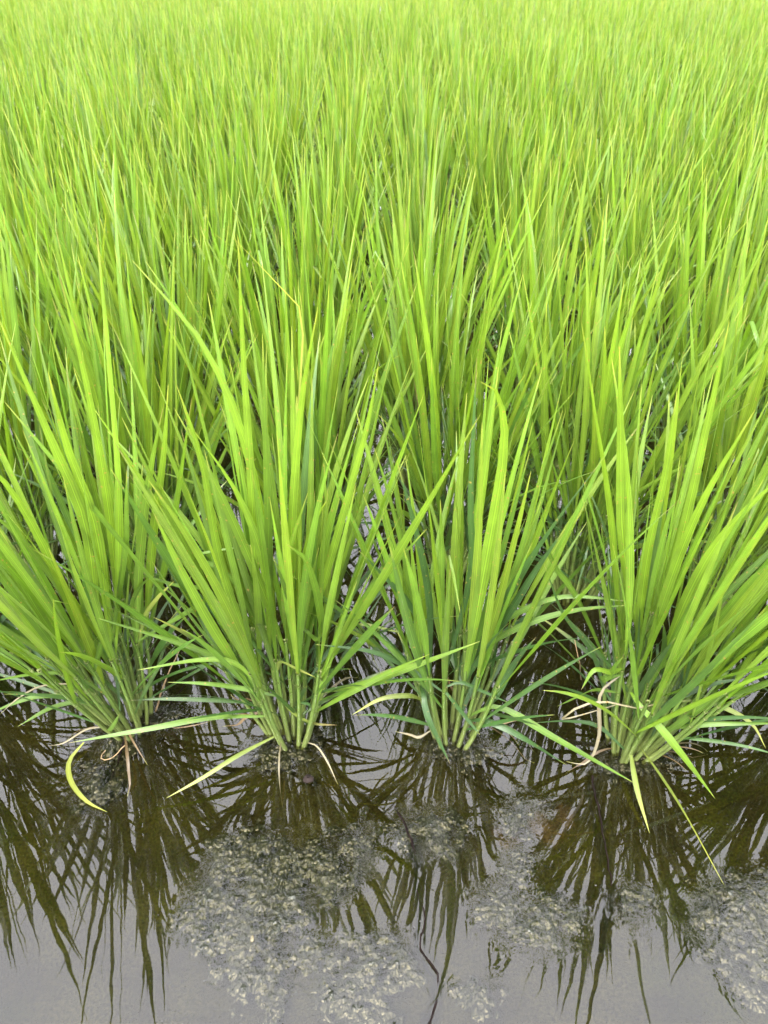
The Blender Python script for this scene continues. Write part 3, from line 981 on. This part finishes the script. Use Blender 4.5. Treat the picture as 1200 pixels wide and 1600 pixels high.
# ------------------------------------------------------------------ the field beyond, one mass
FV = []
for s in range(6):
    L, _ = bulk_variant(9500 + s, 15, 5, 3, 2)
    FV.append(L)
rng = np.random.default_rng(31)
parts = []
taken = {(r, i) for r in range(NROW) for (i, q) in rows[r]}
for r in range(NROW + 18):
    yv = front[2][1] + ROWV[1] * r
    half = int(min(40, (yv * 0.75 + .5) / SPACING))
    for i in range(-half, half + 1):
        if (r, i) in taken or r < 3: continue
        p = front[2] + STEP * (i - 2) + ROWV * r
        V, F, U, C = FV[rng.integers(len(FV))]
        a = rng.uniform(0, 6.283); c, s = math.cos(a), math.sin(a); k = rng.uniform(.93, 1.07)
        W = np.stack([(V[:, 0] * c - V[:, 1] * s) * k + p[0] + rng.normal(0, .015),
                      (V[:, 0] * s + V[:, 1] * c) * k + p[1] + rng.normal(0, .015), V[:, 2] * k], 1)
        parts.append((W, F, U, C))
V, F, U, C = merge(parts)
me = fast_mesh("rice_field", V, F); set_uv(me, F, U); set_col(me, C); me.materials.append(M_LEAF)
tag(new_obj("rice_field", me), "dense mass of rice leaves in the far rows of the paddy", "rice field", None, "stuff")


# ------------------------------------------------------------------ loose things in the water
def tube_thing(name, pts, r0, r1, mat, label, cat, group=None, sides=6, n=9, wob=0.0, seed=0):
    P = catmull(pts, n)
    rg = np.random.default_rng(seed)
    P[1:-1] += rg.normal(0, wob, (n - 2, 3))
    T = np.gradient(P, axis=0); T /= np.linalg.norm(T, axis=1)[:, None]
    V, F = [], []
    for i in range(n):
        a = unit(np.cross(T[i], np.array([0.2, 0.1, 0.97]))); b = np.cross(T[i], a)
        r = (r0 + (r1 - r0) * i / (n - 1)) * rg.uniform(.85, 1.15)
        for k in range(sides):
            th = 2 * math.pi * k / sides
            V.append(P[i] + a * r * math.cos(th) + b * r * math.sin(th) * .8)
    for i in range(n - 1):
        for k in range(sides):
            F.append((i * sides + k, i * sides + (k + 1) % sides, (i + 1) * sides + (k + 1) % sides, (i + 1) * sides + k))
    me = fast_mesh(name, np.array(V) - P[0], np.array(F))
    me.materials.append(mat)
    return tag(new_obj(name, me, None, P[0]), label, cat, group)

M_TWIG = plain_material("dark_twig", (0.006, 0.004, 0.0035), 0.95, spec=0.04)
G = "dead stalks at the foot of the rice"
f0 = front[0]
tube_thing("straw", [on_z(243, 1112, -.004), on_y(262, 1055, f0[1] + .01), on_y(287, 1004, f0[1] + .0)], .0016, .0009, M_STRAW,
           "reddish brown dead straw standing beside the left leaning front clump", "straw", G, wob=.0006, seed=1)
tube_thing("straw", [on_z(250, 1118, .001), on_z(275, 1090, .006), on_y(312, 1035, f0[1] + .02)], .0010, .0006, M_TWIG,
           "thin dark stalk leaning right beside the left leaning front clump", "straw", G, wob=.0008, seed=2)
tube_thing("straw", [on_z(782, 1131, .001), on_z(812, 1124, .003), on_z(848, 1117, .001)], .0012, .0007, M_STRAW,
           "short pale straw lying on the water between the right two front clumps", "straw", G, wob=.0004, seed=3)
tube_thing("straw", [on_z(196, 1164, .002), on_z(172, 1186, .001), on_z(157, 1184, .001), on_z(165, 1172, .002)], .0010, .0006, M_STRAW,
           "curled root loop in front of the left leaning clump", "straw", G, wob=.0004, seed=4)
tube_thing("straw", [on_z(194, 1158, .001), on_z(182, 1196, -.001), on_z(170, 1228, -.003)], .0014, .0008, M_TWIG,
           "dark dead stalk running into the water below the left leaning clump", "straw", G, wob=.0006, seed=5)
tube_thing("twig", [on_z(612, 1256, -.002), on_z(634, 1292, .001), on_z(643, 1318, .002), on_z(650, 1335, -.003)], .0013, .0020, M_TWIG,
           "dark knobbly twig half sunk in front of the slender clump", "twig", None, wob=.0010, seed=6)
tube_thing("straw", [on_z(908, 1062, .003), on_y(905, 1030, front[3][1] + .0), on_y(898, 1000, front[3][1] + .01)], .0010, .0006, M_STRAW,
           "thin upright dead straw left of the clump fanning right", "straw", G, wob=.0004, seed=7)

tube_thing("crack_line", [on_z(u, v, .0004) for u, v in ((926, 1212), (934, 1262), (946, 1322), (955, 1384))], .0016, .0008, M_TWIG,  # dark tube added to draw a crack line, not a real root
           "long thin dark crack line, drawn by an added tube, below the clump fanning right", "crack_line", "crack lines drawn by tubes", n=14, wob=.0012, seed=8)
tube_thing("crack_line", [on_z(u, v, .0006) for u, v in ((652, 1392), (664, 1440), (656, 1482), (684, 1520), (682, 1562), (664, 1625))], .0008, .0014, M_TWIG,  # second crack line, likewise an added dark tube
           "kinked dark crack line, drawn by an added tube, at the bottom edge", "crack_line", "crack lines drawn by tubes", n=16, wob=.0013, seed=9)

# pebble (a squashed, dented ball) and a pale husk
def lump_thing(name, p, rx, ry, rz, mat, label, cat, seed):
    V, F = [], []
    nr, ns = 7, 10
    rg = np.random.default_rng(seed)
    for i in range(nr):
        ph = math.pi * (i + .5) / nr
        for k in range(ns):
            th = 2 * math.pi * k / ns
            q = 1 + 0.10 * math.sin(3 * th + ph * 2) * math.sin(ph) + rg.normal(0, .03)
            V.append((rx * q * math.sin(ph) * math.cos(th), ry * q * math.sin(ph) * math.sin(th), rz * math.cos(ph)))
    for i in range(nr - 1):
        for k in range(ns):
            F.append((i * ns + k, i * ns + (k + 1) % ns, (i + 1) * ns + (k + 1) % ns, (i + 1) * ns + k))
    V += [(0, 0, rz), (0, 0, -rz)]
    me = bpy.data.meshes.new(name)
    me.from_pydata(V, [], F + [(k, (k + 1) % ns, nr * ns) for k in range(ns)] +
                   [((nr - 1) * ns + (k + 1) % ns, (nr - 1) * ns + k, nr * ns + 1) for k in range(ns)])
    me.polygons.foreach_set("use_smooth", np.ones(len(me.polygons), dtype=bool))
    me.materials.append(mat)
    return tag(new_obj(name, me, None, p), label, cat)

lump_thing("pebble", on_z(482, 1218, -.002), .0085, .0075, .006, M_PEBBLE, "dark round pebble in the water below the yellow tipped clump", "pebble", 3)
lump_thing("rice_husk", on_z(394, 1467, .001), .0022, .0042, .0016, M_HUSK, "tiny pale husk floating on the wide algae mat", "husk", 4)

# curled leaf afloat in front of the left leaning clump
rng = np.random.default_rng(8)
P = catmull([on_z(131, 1160, .010), on_z(108, 1190, .006), on_z(111, 1222, .004), on_z(135, 1252, .003), on_z(168, 1269, .003)], 13)
T = np.gradient(P, axis=0); T /= np.linalg.norm(T, axis=1)[:, None]
S = np.array([unit(np.cross(t, np.array([0.25, 0.1, 1.0]))) for t in T])
new = leaf_mesh("floating_leaf", ribbon(P, S, .0075, .10, MID * .35 + YELLOW * .65, .5, rng), P[0])
tag(new_obj("floating_leaf", new, None, P[0]), "curled yellow green leaf floating below the left leaning clump", "leaf")

print("clumps", n_clump, "field clumps", len(parts), "tris", len(F) * 2)
